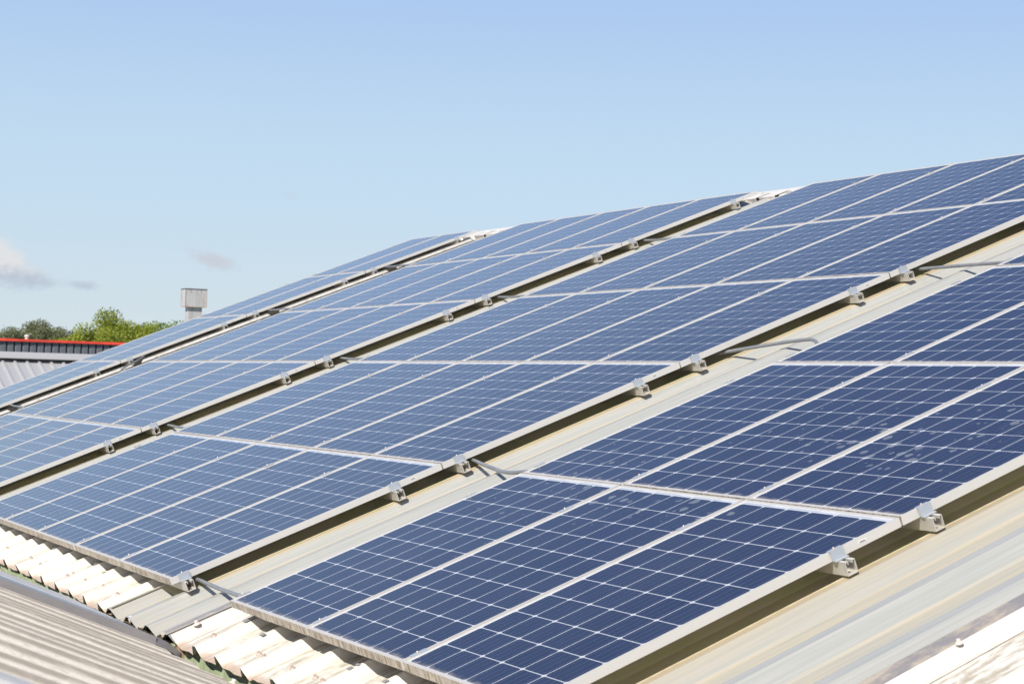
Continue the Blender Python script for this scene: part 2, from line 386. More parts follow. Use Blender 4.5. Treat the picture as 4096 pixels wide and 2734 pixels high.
# ------------------------------------------------------------------ the warehouse and its roof of sheets
ARR = [('front array', -0.96, 3), ('second array', 5.045, 5), ('third array', 11.02, 5), ('rear array', 14.31, 2)]
CW, RH, PW, PL, FH = 1.01, 1.64, 0.992, 1.631, 0.035
A0, A1 = -0.262, 8.50
house = tag(empty('warehouse', (3.5, 3, -6)), 'long warehouse whose pitched roof of white ribbed sheets and skylight strips carries the solar arrays', 'building')
OFF = Vector((3.5, 3, -6))
def profile(ribs, b0, b1, crest, trough, cw=.013, fl=.060, e0=None, e1=None, jit=0):
    """points from high b to low b; ribs listed in falling b"""
    fr = fl if fl > .08 else fl * .8; fL = fl if fl > .08 else fl * .45
    P = [(b0, trough if e0 is None else e0)]
    if e0 is not None: P.append((b0 - fl, trough))
    for r in ribs:
        r += R.uniform(-jit, jit)
        P += [(r + cw + fL, trough), (r + cw, crest), (r - cw, crest), (r - cw - fr, trough)]
    if e1 is not None: P += [(b1 + fl, trough), (b1, e1)]
    else: P.append((b1, trough))
    return P
def sheet(name, P, material, a0, a1, crest, trough, edge=None, rag=0, seg=28, th=.0022):
    me = bpy.data.meshes.new(name); V = []; F = []; ua = []; hh = []
    P2 = []
    for (p, q) in zip(P[:-1], P[1:]):                 # subdivide wide flats for smoother stain coordinates
        n = max(1, int(abs(p[0] - q[0]) / .07))
        for k in range(n): P2.append((p[0] + (q[0] - p[0]) * k / n, p[1] + (q[1] - p[1]) * k / n))
    P2.append(P[-1]); P = P2; n = len(P)
    As = [a0 + (a1 - a0) * (i / seg) ** 1.6 for i in range(seg + 1)]
    rg = [R.uniform(-rag, rag) for _ in P]
    for side in (0, 1):
        for i, a in enumerate(As):
            for k, (bq, cq) in enumerate(P):
                aa = a + (rg[k] if i == 0 else 0); wob = .0012 * math.sin(a * 3.1 + bq * 7)
                V.append(W(aa, bq, cq + wob - side * th) - OFF)
                ua.append((a, bq)); hh.append(((cq - trough) / (crest - trough), (bq - edge) if edge is not None else -9))
    NN = n * (seg + 1)
    for i in range(seg):
        for k in range(n - 1):
            q = (i * n + k, (i + 1) * n + k, (i + 1) * n + k + 1, i * n + k + 1)
            F.append(q[::-1]); F.append(tuple(x + NN for x in q))
    for k in range(n - 1):
        F.append((k, k + 1, k + 1 + NN, k + NN)); F.append((seg * n + k, seg * n + k + NN, seg * n + k + 1 + NN, seg * n + k + 1))
    for i in range(seg):
        for k in (0, n - 1): F.append((i * n + k, (i + 1) * n + k, (i + 1) * n + k + NN, i * n + k + NN))
    me.from_pydata([tuple(x) for x in V], [], F)
    u1 = me.uv_layers.new(name='UVMap'); u2 = me.uv_layers.new(name='H')
    for l in me.loops: u1.data[l.index].uv = ua[l.vertex_index]; u2.data[l.index].uv = hh[l.vertex_index]
    me.materials.append(material); me.update()
    return link(name, me, house)
CR, TR = -.093, -.140
SCR, STR = -.100, -.145
# white fields (far edge, near edge) each cut into sheets of three ribs lapping over the next
def white_field(b0, b1, ribs, lift0, lift1):
    grp = [ribs[i:i + 3] for i in range(0, len(ribs), 3)]
    for i, gr in enumerate(grp):
        last = i == len(grp) - 1
        s0 = b0 if i == 0 else grp[i - 1][-1] + .012       # laps over the neighbour's last rib
        s1 = b1 if last else gr[-1] - .070
        e0 = lift0 if i == 0 else None
        e1 = lift1 if last else None
        P = profile(gr[:-1], s0, s1, CR, TR, e0=e0, jit=.012)[:-1] + profile(gr[-1:], s0, s1, CR, TR, e1=e1)[1:]
        if i > 0:                                           # start on top of the neighbour's rib
            r = grp[i - 1][-1]; P = [(r + .013, CR + .003), (r - .014, CR + .003), (r - .061, TR + .004)] + P[1:]
        sheet('roof_sheet', P, M['white'], A0 + R.uniform(-.012, .010), A1, CR, TR, rag=.006)
def frange(a, b, st): 
    o = []
    while a > b: o.append(a); a -= st
    return o
white_field(14.95, 12.30, frange(14.7, 12.5, .345), None, None)
white_field(10.98, 6.33, frange(10.78, 6.5, .345), CR, CR + .004)
white_field(5.26, .345, [.600 + .345 * k for k in range(13, -1, -1)], CR, CR + .004)
white_field(-.748, -3.63, frange(-1.09, -3.6, .345), CR + .004, CR + .004)
white_field(-4.935, -8.2, frange(-5.27, -8.1, .345), CR + .004, None)
for edge, far, near, ribs in ((12.28, 12.36, 10.80, [12.02, 11.675, 11.33, 10.99]), (5.97, 6.47, 5.12, [6.33, 5.97, 5.625, 5.28]), (0.0, .53, -.625, [.385, .03, -.319]),
                              (-4.02, -3.52, -4.865, [-3.66, -4.015, -4.36, -4.70])):
    e1 = None
    P = profile(ribs, far, near, SCR, STR, cw=.024, fl=.105)
    if edge == 0.0: P = P[:-1] + [(-.53, STR), (-.640, SCR), (-.664, SCR)]
    if edge == -4.02: P = P[:-1] + [(-4.865, STR + .01)]
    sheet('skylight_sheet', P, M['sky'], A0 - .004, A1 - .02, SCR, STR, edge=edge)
# grey overlapped edges beside the white sheets
sheet('skylight_edge_strip', [(-.596, SCR + .004), (-.636, SCR + .005), (-.715, STR + .016), (-.775, STR + .004)], M['edge'], A0 + .003, A1 - .1, SCR, STR)
sheet('skylight_edge_strip', [(-4.79, STR + .030), (-4.835, STR + .026), (-4.895, STR + .016), (-4.99, STR + .012)], M['edge'], A0, A1 - .1, SCR, STR)
# screws with caps on the ribs near the eave
def screw(a, bq, c, mt_, s=1.0, parent=house, off=OFF):
    o = MB(); n = 8
    for (r0, z0, r1, z1) in ((.013, 0, .011, .004), (.011, .004, .0065, .005), (.0065, .005, .006, .013), (.006, .013, .0, .0145)):
        for k in range(n):
            t0, t1 = k * 2 * math.pi / n, (k + 1) * 2 * math.pi / n
            pts = [W(a + s * r0 * math.cos(t0), bq + s * r0 * math.sin(t0), c + s * z0) - off, W(a + s * r0 * math.cos(t1), bq + s * r0 * math.sin(t1), c + s * z0) - off,
                   W(a + s * r1 * math.cos(t1), bq + s * r1 * math.sin(t1), c + s * z1) - off, W(a + s * r1 * math.cos(t0), bq + s * r1 * math.sin(t0), c + s * z1) - off]
            o.face(pts if r1 > 0 else pts[:3], 0, sm=True)
    return o.obj('screw', mt_, parent)
for k in range(14):
    r = .600 + .345 * k
    if k % 3 != 1: screw(-.150 - .02 * (k % 2), r, CR, M['cap'], 1.1)
    if k % 2 == 0: screw(-.09, r - .12, TR + .002, M['cap'], 1.1)
for k in range(8):
    r = -1.09 - .345 * k
    if k != 1: screw(-.16, r, CR, M['cap'], 1.15)
    if k % 2: screw(-.11, r - .1, TR + .002, M['cap'], 1.15)
screw(-.135, -.765, CR + .004, M['capw'], 1.5); screw(-.02, .36, CR + .005, M['capw'], 1.0)
bq = -4.945
screw(1.02, bq, CR + .006, M['capw'], 1.05)
screw(2.6, bq, CR + .006, M['capw'], 1.3)
# bits of sealing tape on the white sheets
def patch_obj(a, bq, da, db, c=CR + .004):
    o = MB()
    o.prism([(a, bq), (a + da, bq), (a + da, bq + db), (a, bq + db)], lambda p, q: W(p, q, c) - OFF, lambda p, q: W(p, q, c + .0015) - OFF)
    o.obj('sealing_patch', M['patch'], house)
for a, bq, da, db in ((-.005, -1.11, .09, .05), (-.05, -1.455, .022, .035), (-.05, -2.488, .022, .030), (-.01, -2.488, .014, .030), (-.045, -2.835, .022, .03), (.0, 1.625, .016, .03), (.0, 2.66, .016, .03), (-.045, 1.28, .02, .03)):
    patch_obj(a, bq, da, db)
# ridge cap pieces with a turned-down lip, then the far slope
k = 14.9
while k > -8.2:
    k2 = max(k - 1.62, -8.2); o = MB()
    for (p, q) in (((8.44, -.148), (8.425, -.090)), ((8.425, -.090), (8.72, -.124)), ((8.72, -.124), (8.98, -.28))):
        o.face([W(p[0], k, p[1]) - OFF, W(q[0], k, q[1]) - OFF, W(q[0], k2 + .03, q[1]) - OFF, W(p[0], k2 + .03, p[1]) - OFF])
        o.face([W(p[0], k2 + .03, p[1] - .003) - OFF, W(q[0], k2 + .03, q[1] - .003) - OFF, W(q[0], k, q[1] - .003) - OFF, W(p[0], k, p[1] - .003) - OFF])
    o.obj('ridge_cap', M['wflash'], house)
    n = 0; q = k - .02
    while q - .30 > k2:
        lp = MB(); z0, z1 = -.146, -.0895
        lp.prism([(8.262, z0), (8.256, z1), (8.262, z1 + .004), (8.43, z1 + .0015), (8.43, z1 - .001), (8.262, z1), (8.268, z0)], lambda x_, z_: W(x_, q, z_) - OFF, lambda x_, z_: W(x_, q - .305 + .02 * (n % 3), z_) - OFF)
        lp.obj('ridge_lip', M['wflash'], house); q -= .345; n += 1
    k = k2
rx, rz = W(8.70, 0, -.16).x, W(8.70, 0, -.16).z
o = MB(); o.face([(rx - 3.5, -8.2 - 3, rz + 6), (rx - 3.5, 14.95 - 3, rz + 6), (2 * rx - 3.5, 14.95 - 3, 6 - .3), (2 * rx - 3.5, -8.2 - 3, 6 - .3)])
o.obj('far_roof_slope', M['white'], house)
# walls
eX = -.160
def ribbed_wall(x, y0, y1, z0, z1, pitch, d):
    o = MB(); y = y0; pts = []
    while y < y1:
        pts += [(y, x), (y + pitch * .62, x), (y + pitch * .70, x - d), (y + pitch * .92, x - d)]; y += pitch
    pts.append((y1, x))
    for p, q in zip(pts[:-1], pts[1:]): o.face([(p[1], p[0], z0), (q[1], q[0], z0), (q[1], q[0], z1), (p[1], p[0], z1)])
    return o
o = ribbed_wall(eX - 3.5, -8.15 - 3, 14.9 - 3, 0, 6 - .236, .345, .007); o.obj('eave_wall', M['green'], house)
for y in (14.88, -8.12):
    o = MB(); o.face([(eX - 3.5, y - 3, 0), (2 * rx - 3.5, y - 3, 0), (2 * rx - 3.5, y - 3, 6 - .35), (rx - 3.5, y - 3, rz + 6 - .02), (eX - 3.5, y - 3, 6 - .25)]); o.obj('gable_wall', M['green'], house)
o = MB(); o.face([(2 * rx - 3.52, -11.1, 0), (2 * rx - 3.52, 11.9, 0), (2 * rx - 3.52, 11.9, 5.65), (2 * rx - 3.52, -11.1, 5.65)]); o.obj('rear_wall', M['green'], house)
# bent grey closer at the end of the skylight opening
o = MB(); o.box(-.185 - 3.5, -.150 - 3.5, -.80 - 3, -.745 - 3, 6 - .33, 6 - .235); o.obj('closer_piece', M['rust'], house)
# valley gutter
gut = MB()
for (p, q) in (((-.40, -.26), (-.38, -.46)), ((-.38, -.46), (-.20, -.46)), ((-.20, -.46), (-.175, -.38))):
    gut.face([(p[0], 14.8, p[1]), (q[0], 14.8, q[1]), (q[0], -8.1, q[1]), (p[0], -8.1, p[1])])
    gut.face([(p[0], -8.1, p[1] - .004), (q[0], -8.1, q[1] - .004), (q[0], 14.8, q[1] - .004), (p[0], 14.8, p[1] - .004)])
tag(gut.obj('gutter', M['flash']), 'dark valley gutter running between the white eave and the beige roof', 'gutter')
# moss and dirt that has slid off the skylight strip
bm = bmesh.new()
for i in range(420):
    bq = .27 - R.random() ** .9 * 1.02; t = R.random()
    if bq > .12: t *= .6
    p = W(-.268 + R.uniform(-.016, .010), bq, -.150 + R.uniform(-.022, .012) + .008 * math.sin(bq * 21) - .012 * (bq < -.55))
    s = R.uniform(.003, .010)
    ret = bmesh.ops.create_icosphere(bm, subdivisions=1, radius=s, matrix=Matrix.Translation(p) @ Matrix.Rotation(R.random() * 3, 4, 'X') @ Matrix.Diagonal((R.uniform(.5, 1.4), R.uniform(.6, 1.9), R.uniform(.5, 1.1), 1)))
    for vv in ret['verts']: vv.co += Vector((R.uniform(-1, 1), R.uniform(-1, 1), R.uniform(-1, 1))) * s * .45
me = bpy.data.meshes.new('gutter_debris'); bm.to_mesh(me); bm.free()
tag(link('gutter_debris', me, None, [M['debris']]), 'clumps of brown moss and dirt hanging from the skylight eave', 'debris', kind='stuff')
# crumpled foil scrap
o = MB(); base = W(-.262, .020, -.132)
pts = [(-.004, -.010, 0), (.002, .012, .002), (-.002, .018, .020), (-.006, .004, .034), (.004, -.012, .040), (-.001, -.016, .022), (-.012, .000, .020)]
for i in range(6):
    o.face([base + Vector(pts[6]), base + Vector(pts[i]), base + Vector(pts[(i + 1) % 6])])
o2 = o.obj('foil_scrap', M['foil']); md = o2.modifiers.new('thick', 'SOLIDIFY'); md.thickness = .0012
tag(o2, 'crumpled silver foil scrap stuck in the dirt at the skylight eave', 'foil scrap')

# ------------------------------------------------------------------ solar panels
def panel_meshes():
    g = MB()    # glass with cells (panel local: x up the slope, y along the ridge, z out)
    mg, mt_ = .020, .034                    # margins: sides / top
    cy = (PW - 2 * mg) / 6; cx = (PL - mg - mt_) / 10
    x0, x1, y0, y1 = .010, PL - .010, .010, PW - .010
    f = lambda x, y: ((y - mg) / cy, (x - mg) / cx)
    g.face([(x0, y0, -.0035), (x1, y0, -.0035), (x1, y1, -.0035), (x0, y1, -.0035)], 0, [f(x0, y0), f(x1, y0), f(x1, y1), f(x0, y1)])
    gm = g.mesh('glass_face')
    fr = MB(); L = .0115; z0 = -FH
    fr.box(0, PL, 0, L, z0, 0); fr.box(0, PL, PW - L, PW, z0, 0)
    fr.box(0, L, L, PW - L, z0, -.0002, 1); fr.box(PL - L, PL, L, PW - L, z0, -.0002, 0)
    fr.box(0.03, PL - .03, L, L + .018, z0, z0 + .002); 
    fm = fr.mesh('frame')
    bk = MB(); bk.box(.012, PL - .012, .012, PW - .012, -.0085, -.0065)
    bm_ = bk.mesh('backsheet')
    s = MB(); s.box(0, .036, -.0008, 0, -.009, 0)
    s2 = MB()
    for k in range(9): s2.box(.004 + k * .003, .0055 + k * .003 + (k % 3) * .0006, -.0013, -.0008, -.0068, -.0022)
    return gm, fm, bm_, s.mesh('sticker'), s2.mesh('print')
gm, fm, bkm, stm, prm = panel_meshes()
gm.materials.append(M['cells']); fm.materials.append(M['alu']); fm.materials.append(M['alu_dirty']); fm.materials.append(M['alu_top']); bkm.materials.append(M['sticker'])
stm.materials.append(M['sticker']); prm.materials.append(M['black'])
# the lower short side of every frame is grimy: end faces of the long bars too
for p in fm.polygons:
    if p.normal.z > .9 and p.center.z > -.001: p.material_index = 2
    if p.center.x < .001: p.material_index = 1
ROWS = ['bottom row', 'second row up', 'middle row', 'fourth row up', 'top row']
COLS = {2: ['right column', 'left column'], 3: ['rightmost column', 'middle column', 'leftmost column'],
        5: ['rightmost column', 'second column from right', 'middle column', 'second column from left', 'leftmost column']}
EXTRA = {('front array', 1, 0): 'water-spotted ', ('front array', 1, 1): 'lightly spotted '}
for an, far, nc in ARR:
    near = far - nc * CW + (CW - PW)
    for r in range(5):
        for k in range(nc):
            root = empty('solar_panel', W(r * RH + R.uniform(-.0015, .0015), near + k * CW, R.uniform(-.0008, .0008)), (R.uniform(-.0008, .0008), -TH + R.uniform(-.0008, .0008), 0))
            tag(root, f'{EXTRA.get((an, r, k), "")}solar panel, {ROWS[r]}, {COLS[nc][k]} of the {an}{", counted from the front" if an[0] in "st" and r not in (1, 3) else ""}', 'solar panel', 'blue solar panels set in arrays up the roof')
            for nm, me in (('glass_face', gm), ('frame', fm), ('backsheet', bkm)): link(nm, me, root)
            if k == 0:
                s = link('sticker', stm, root); s.location = (PL - .20, 0, -.012)
                link('print', prm, s)
# ------------------------------------------------------------------ mounting rails with their clamps
def rail_mesh(b0, b1):
    o = MB(); t = .003; w_, h_ = .045, .052; z1 = -.0362; z0 = z1 - h_
    for (x0, x1, c0, c1) in ((0, w_, z0, z0 + t), (0, t, z0 + t, z1), (w_ - t, w_, z0 + t, z1), (t, .014, z1 - t, z1), (w_ - .014, w_ - t, z1 - t, z1), (.011, .014, z1 - .012, z1 - t), (w_ - .014, w_ - .011, z1 - .012, z1 - t)):
        o.box(x0, x1, b0, b1, c0, c1)
    return o.mesh('rail_profile')
def bolt_mesh(r=.0062, h=.010):
    o = MB(); n = 8
    for k in range(n):
        t0, t1 = k * 2 * math.pi / n, (k + 1) * 2 * math.pi / n
        A = [(r * math.cos(t), r * math.sin(t)) for t in (t0, t1)]
        o.face([(A[0][0], A[0][1], 0), (A[1][0], A[1][1], 0), (A[1][0], A[1][1], h * .6), (A[0][0], A[0][1], h * .6)], sm=True)
        B = [(p[0] * .6, p[1] * .6) for p in A]
        o.face([(A[0][0], A[0][1], h * .6), (A[1][0], A[1][1], h * .6), (B[1][0], B[1][1], h), (B[0][0], B[0][1], h)], sm=True)
        o.face([(B[0][0], B[0][1], h), (B[1][0], B[1][1], h), (0, 0, h * 1.05)], sm=True)
    return o.mesh('bolt')
def zclamp_mesh(s):
    """end clamp: s=+1 sits on the near edge (body on the -y side)"""
    o = MB(); w0, w1 = -.030, .030
    def bx(x0, x1, y0, y1, z0, z1):
        o.box(x0, x1, min(y0 * s, y1 * s), max(y0 * s, y1 * s), z0, z1)
    bx(w0, w1, -.006, .012, .0005, .0035)        # top flange on the frame
    # outer face slopes out a little, bent back at the bottom
    P = [(-.006, .0035), (-.006, .0005), (-.0095, -.030), (-.0125, -.030), (-.009, .0035)]
    o.prism([(y * s, z) for y, z in P], lambda y, z: (w0, y, z), lambda y, z: (w1, y, z))
    bx(w0, w1, -.030, -.0125, -.0345, -.0305)
    return o.mesh('end_clamp')
def mclamp_mesh():
    o = MB(); o.box(-.034, .034, -.0165, .0165, .0006, .0032); o.box(-.034, .034, -.006, .006, -.03, .0006)
    return o.mesh('mid_clamp')
BM = bolt_mesh(.0055, .008); BM.materials.append(M['bolt'])
ZC = {1: zclamp_mesh(1), -1: zclamp_mesh(-1)}; MC = mclamp_mesh()
for x in (ZC[1], ZC[-1], MC): x.materials.append(M['clamp'])
for an, far, nc in ARR:
    near = far - nc * CW + (CW - PW); L = far - near
    me = rail_mesh(-.066, L + .05); me.materials.append(M['rail'])
    for r in range(5):
        for j, da in enumerate((.082 if r else .054, 1.306)):
            root = empty('mounting_rail', W(r * RH + da, near, 0), ROT)
            tag(root, f'aluminium rail under the {("lower", "upper")[j]} part of the {ROWS[r]} of the {an}', 'mounting rail', 'mounting rails crossing under the panels')
            link('rail_profile', me, root)
            def clamp(me_, y):
                cl = link('end_clamp' if me_ is not MC else 'mid_clamp', me_, root); cl.location = (.0225 + R.uniform(-.003, .003), y, 0)
                bo = link('bolt', BM, cl); bo.location = (-.004, .002, .003)
            clamp(ZC[1], 0); clamp(ZC[-1], L)
            for k in range(1, nc): clamp(MC, k * CW - (CW - PW) / 2)
# ------------------------------------------------------------------ conduits between the arrays
def conduit(pts, label, r=.0105):
    o = MB(); P = []
    pts = [Vector(p) for p in pts]
    for i in range(len(pts) - 1):                     # Catmull-Rom
        p0 = pts[max(i - 1, 0)]; p1 = pts[i]; p2 = pts[i + 1]; p3 = pts[min(i + 2, len(pts) - 1)]
        for t in [k / 8 for k in range(8)]:
            q = .5 * ((2 * p1) + (p2 - p0) * t + (2 * p0 - 5 * p1 + 4 * p2 - p3) * t * t + (3 * p1 - p0 - 3 * p2 + p3) * t ** 3)
            P.append(W(*q))
    P.append(W(*pts[-1])); base = P[0].copy()
    o.tube([p - base for p in P], r, 10)
    ob = o.obj('conduit', M['conduit']); ob.location = base
    tag(ob, label, 'conduit', 'grey cable conduits bridging the gaps between arrays')
gapname = {0: 'front array and second array', 1: 'second and third arrays', 2: 'third array and rear array'}
lv = ['bottom row', 'first seam up', 'second seam up', 'third seam up', 'fourth seam up']
def clabel(gp, l, extra='grey cable conduit'):
    return f'{extra} between the {gapname[gp]}, at the {lv[l]}'
conduit([(.128, .35, -.06), (.140, .05, -.062), (.135, -.35, -.070), (.130, -.75, -.066), (.12, -1.2, -.06)], clabel(0, 0, 'straight grey conduit'))
conduit([(1.85, .35, -.06), (1.835, .08, -.055), (1.79, -.25, -.068), (1.755, -.52, -.070), (1.775, -.75, -.06), (1.86, -1.1, -.06)], clabel(0, 1, 'sagging grey conduit'))
conduit([(3.42, .45, -.07), (3.585, .09, -.06), (3.73, -.25, -.058), (3.82, -.50, -.060), (3.815, -.60, -.066), (3.76, -.69, -.080), (3.66, -.80, -.09), (3.5, -1.1, -.09)], clabel(0, 2, 'hooked grey conduit'))
conduit([(5.15, .35, -.06), (5.165, .05, -.06), (5.19, -.35, -.062), (5.185, -.70, -.06), (5.17, -1.2, -.06)], clabel(0, 3, 'long grey conduit'))
for l, a in ((1, 1.865), (2, 3.52), (3, 5.16), (4, 6.81)):
    conduit([(a, 6.35, -.06), (a + .005, 6.05, -.06), (a, 5.75, -.068), (a - .01, 5.45, -.062), (a, 4.8, -.06)], clabel(1, l))
conduit([(.21, 12.7, -.06), (.21, 12.3, -.055), (.21, 11.8, -.055), (.2, 11.2, -.06), (.2, 10.7, -.06)], clabel(2, 0))
conduit([(1.92, 12.7, -.06), (1.92, 12.3, -.045), (1.915, 12.1, -.052), (1.91, 11.75, -.05), (1.9, 11.3, -.07)], clabel(2, 1))
conduit([(3.66, 12.75, -.05), (3.60, 12.40, -.05), (3.44, 12.15, -.050), (3.25, 11.98, -.055), (3.14, 11.88, -.07), (3.2, 11.7, -.085), (3.5, 11.3, -.09)], clabel(2, 2, 'kinked grey conduit'))
conduit([(5.2, 12.7, -.05), (5.21, 12.3, -.05), (5.21, 12.1, -.05), (5.21, 11.7, -.045), (5.2, 11.2, -.06)], clabel(2, 3))
conduit([(6.86, 12.7, -.05), (6.85, 12.25, -.05), (6.84, 12.1, -.05), (6.84, 11.5, -.05), (6.84, 11.1, -.06)], clabel(2, 4))
# white cable trunking along the near edge of the rear array
segs = [(-.1, .17), (.26, 1.86), (1.97, 3.36), (3.47, 5.14), (5.27, 6.78), (6.91, 8.02)]
tn = ['lowest', 'second lowest', 'third from the bottom', 'third from the top', 'second highest', 'topmost']
for i, (s0, s1) in enumerate(segs):
    root = empty('cable_trunking', W(s0, 12.12, -.094), ROT)
    tag(root, f'white cable trunking below the rear array edge, {tn[i]} length', 'trunking', 'white trunking lengths beside the rear array')
    o = MB(); Lg = s1 - s0
    o.prism([(0, 0), (.045, 0), (.040, .026), (.006, .030)], lambda y, z: (0 if z < .01 else .03, y, z), lambda y, z: (Lg if z < .01 else Lg - .03, y, z)); o.obj('trunk_body', M['wtrunk'] if 'wtrunk' in M else M['wflash'], root)
    o = MB(); o.box(Lg * .5, Lg * .5 + .012, -.0015, .0, .001, .028); o.obj('joint_band', M['wflash'], root)
# small lead on the right corner of the array stays with the rails
# ------------------------------------------------------------------ neighbouring beige roof across the valley
PH = math.radians(21.7); X0, Z0 = -.372, -.181
nb = tag(empty('neighbour_building', (-2.7, -2, -6)), 'neighbouring building with a weathered beige corrugated roof across the valley', 'building')
NO = Vector((-2.7, -2, -6))
def V2(s, y, h=0):    # s metres up the neighbour slope from its valley edge
    return Vector((X0 - s * math.cos(PH) + h * math.sin(PH) * 1.0, y, Z0 + s * math.sin(PH) + h * math.cos(PH)))
S1 = 2.36 / math.cos(PH)
def wave_sheet(y0, y1, pitch, amp, s0, name='roof_sheet', hoff=0.0, matl=None, segs=6):
    o = MB(); n = int((y0 - y1) / (pitch / 12)); ys = [y0 - (y0 - y1) * i / n for i in range(n + 1)]
    ph = lambda y: amp * (.5 + .5 * math.cos(2 * math.pi * y / pitch)) + .0035 * math.sin(y * 3.7)
    for t, sgn in ((0, 1), (-.007, -1)):
        for j in range(segs):
            sa, sb = s0 + (S1 - s0) * j / segs, s0 + (S1 - s0) * (j + 1) / segs
            for i in range(n):
                q = [V2(sa, ys[i], ph(ys[i]) + hoff + t) - NO, V2(sa, ys[i + 1], ph(ys[i + 1]) + hoff + t) - NO, V2(sb, ys[i + 1], ph(ys[i + 1]) + hoff + t) - NO, V2(sb, ys[i], ph(ys[i]) + hoff + t) - NO]
                o.face(q[::-1] if sgn > 0 else q, sm=True)
    for i in range(n):
        q = [V2(s0, ys[i], ph(ys[i]) + hoff) - NO, V2(s0, ys[i + 1], ph(ys[i + 1]) + hoff) - NO, V2(s0, ys[i + 1], ph(ys[i + 1]) + hoff - .007) - NO, V2(s0, ys[i], ph(ys[i]) + hoff - .007) - NO]
        o.face(q)
    ob = o.obj(name, matl or M['fibre'], nb, weld=True)
    bm = bmesh.new(); bm.from_mesh(ob.data); bmesh.ops.recalc_face_normals(bm, faces=bm.faces)
    for e in bm.edges:
        if len(e.link_faces) == 2 and e.calc_face_angle(0) > .7: e.smooth = False
    bm.to_mesh(ob.data); bm.free()
    return ob
PT = .40; y = 4.0; i = 0
while y > -6.2:
    y2 = -6.43
    wave_sheet(y, y2, PT, .019, [0, .03, .012, .0, .022][i % 5], hoff=-.022); y = y2 - .001 if y2 > -6.4 else -9; i += 1
wave_sheet(-6.59, -9.2, 4.0, .001, .0, 'smooth_sheet', -.004, M['blueflash'])
# lichened edge strip, zinc + grey flashing crossing the slope, white flashing further down
def strip(y0, y1, h0, h1, s0, s1, name, mtl, bevel=.01):
    o = MB()
    o.prism([(y0, h0), (y0 - bevel, h1), (y1 + bevel, h1), (y1, h0)], lambda p, q: V2(s0, p, q) - NO, lambda p, q: V2(s1, p, q) - NO)
    return o.obj(name, mtl, nb)
strip(-.84, -1.10, -.002, .032, .02, S1, 'flashing', M['flash'], .03)
strip(-.36, -.86, -.002, .030, .02, S1, 'zinc_flashing', M['blueflash'])
strip(.62, -.37, -.004, .032, .03, S1, 'white_strip', M['wflash'])
o = MB()  # bent tongue of the flashing reaching over the gutter
prof = [(-.86, .0), (-.88, .030), (-1.06, .030), (-1.10, .0)]
ring = []
for s, dh, dy in ((.02, .0, .0), (-.04, -.001, .02), (-.10, -.012, .06), (-.16, -.030, .10)):
    ring.append([V2(s, p + dy, q + dh) - NO for p, q in prof])
for A_, B_ in zip(ring[:-1], ring[1:]):
    for i in range(4): o.face([A_[i], B_[i], B_[(i + 1) % 4], A_[(i + 1) % 4]])
o.face(ring[-1]); o.obj('flashing', M['flash'], nb)
strip(-6.42, -6.60, -.04, .010, 0, S1, 'white_flashing', M['wflash'], .012)
def nscrew(s, y, h, sc=1.2):
    o = MB(); o.tube([V2(s, y, h) - NO, V2(s, y, h + .004) - NO], [.015 * sc, .013 * sc], 10)
    o.tube([V2(s, y, h + .0035) - NO, V2(s, y, h + .018) - NO], [.008 * sc, .007 * sc], 8); o.obj('screw', M['capw'], nb)
for s, y in ((.08, 2.0), (.05, 1.0), (.06, -.95), (.07, -2.33), (.07, -3.33)): nscrew(s, y, -.004)
o = MB(); o.face([V2(S1, 4.1, -.035) - NO, V2(S1, -9.2, -.035) - NO, Vector((-5.2, -9.2, -.1)) - NO, Vector((-5.2, 4.1, -.1)) - NO][::-1]); o.obj('far_roof_slope', M['fibre'], nb)
for x in (-.42, -5.2):
    o = MB(); o.face([Vector((x, 4.0, -6)) - NO, Vector((x, -9.1, -6)) - NO, Vector((x, -9.1, -.26)) - NO, Vector((x, 4.0, -.26)) - NO]); o.obj('wall', M['wall'], nb)
for y in (4.0, -9.1):
    o = MB(); pk = V2(S1, y, -.05); o.face([Vector((-.42, y, -6)) - NO, Vector((-5.2, y, -6)) - NO, Vector((-5.2, y, -.2)) - NO, pk - NO, Vector((-.42, y, -.26)) - NO]); o.obj('gable_wall', M['wall'], nb)

# ------------------------------------------------------------------ grey metal-roofed building behind on the left
gb = tag(empty('grey_roofed_building', (8, 30, -6)), 'building with a light grey ribbed metal roof and wide ridge cap behind the rear array', 'building')
GO = Vector((8, 30, -6)); GY, GZ = 34.0, 1.37; gs = math.radians(21.5); GX0, GX1 = -2.0, 24.0; GL = 16.5
def G(x, s, h=0): return Vector((x, GY - s * math.cos(gs) - h * math.sin(gs), GZ - s * math.sin(gs) + h * math.cos(gs))) - GO
o = MB(); x = GX0; pts = []
while x < GX1: pts += [(x, 0), (x + .180, 0), (x + .192, .040), (x + .238, .040), (x + .262, 0)]; x += .275
for p, q in zip(pts[:-1], pts[1:]):
    o.face([G(p[0], 0, p[1] - .02), G(p[0], GL, p[1] - .02), G(q[0], GL, q[1] - .02), G(q[0], 0, q[1] - .02)])
o.obj('ribbed_roof', M['greyroof'], gb)
x = GX0
while x < GX1:
    x2 = x + 2.62; o = MB()
    A = [(-.0, .135), (.30, .0285), (.305, .0225)]
    pr = [(x, .0), (x2 - .01, .0)]
    top = lambda xx, s, z: Vector((xx, GY - s, GZ + z)) - GO
    o.face([top(x, 0, .135), top(x, .27, .008), top(x2 - .006, .27, .008), top(x2 - .006, 0, .135)])
    o.face([top(x, .27, .008), top(x, .272, -.018), top(x2 - .006, .272, -.018), top(x2 - .006, .27, .008)])
    o.face([top(x, 0, .135), top(x2 - .006, 0, .135), top(x2 - .006, -.3, .0), top(x, -.3, .0)])
    ob = o.obj('ridge_cap', M['greycap'], gb); x = x2
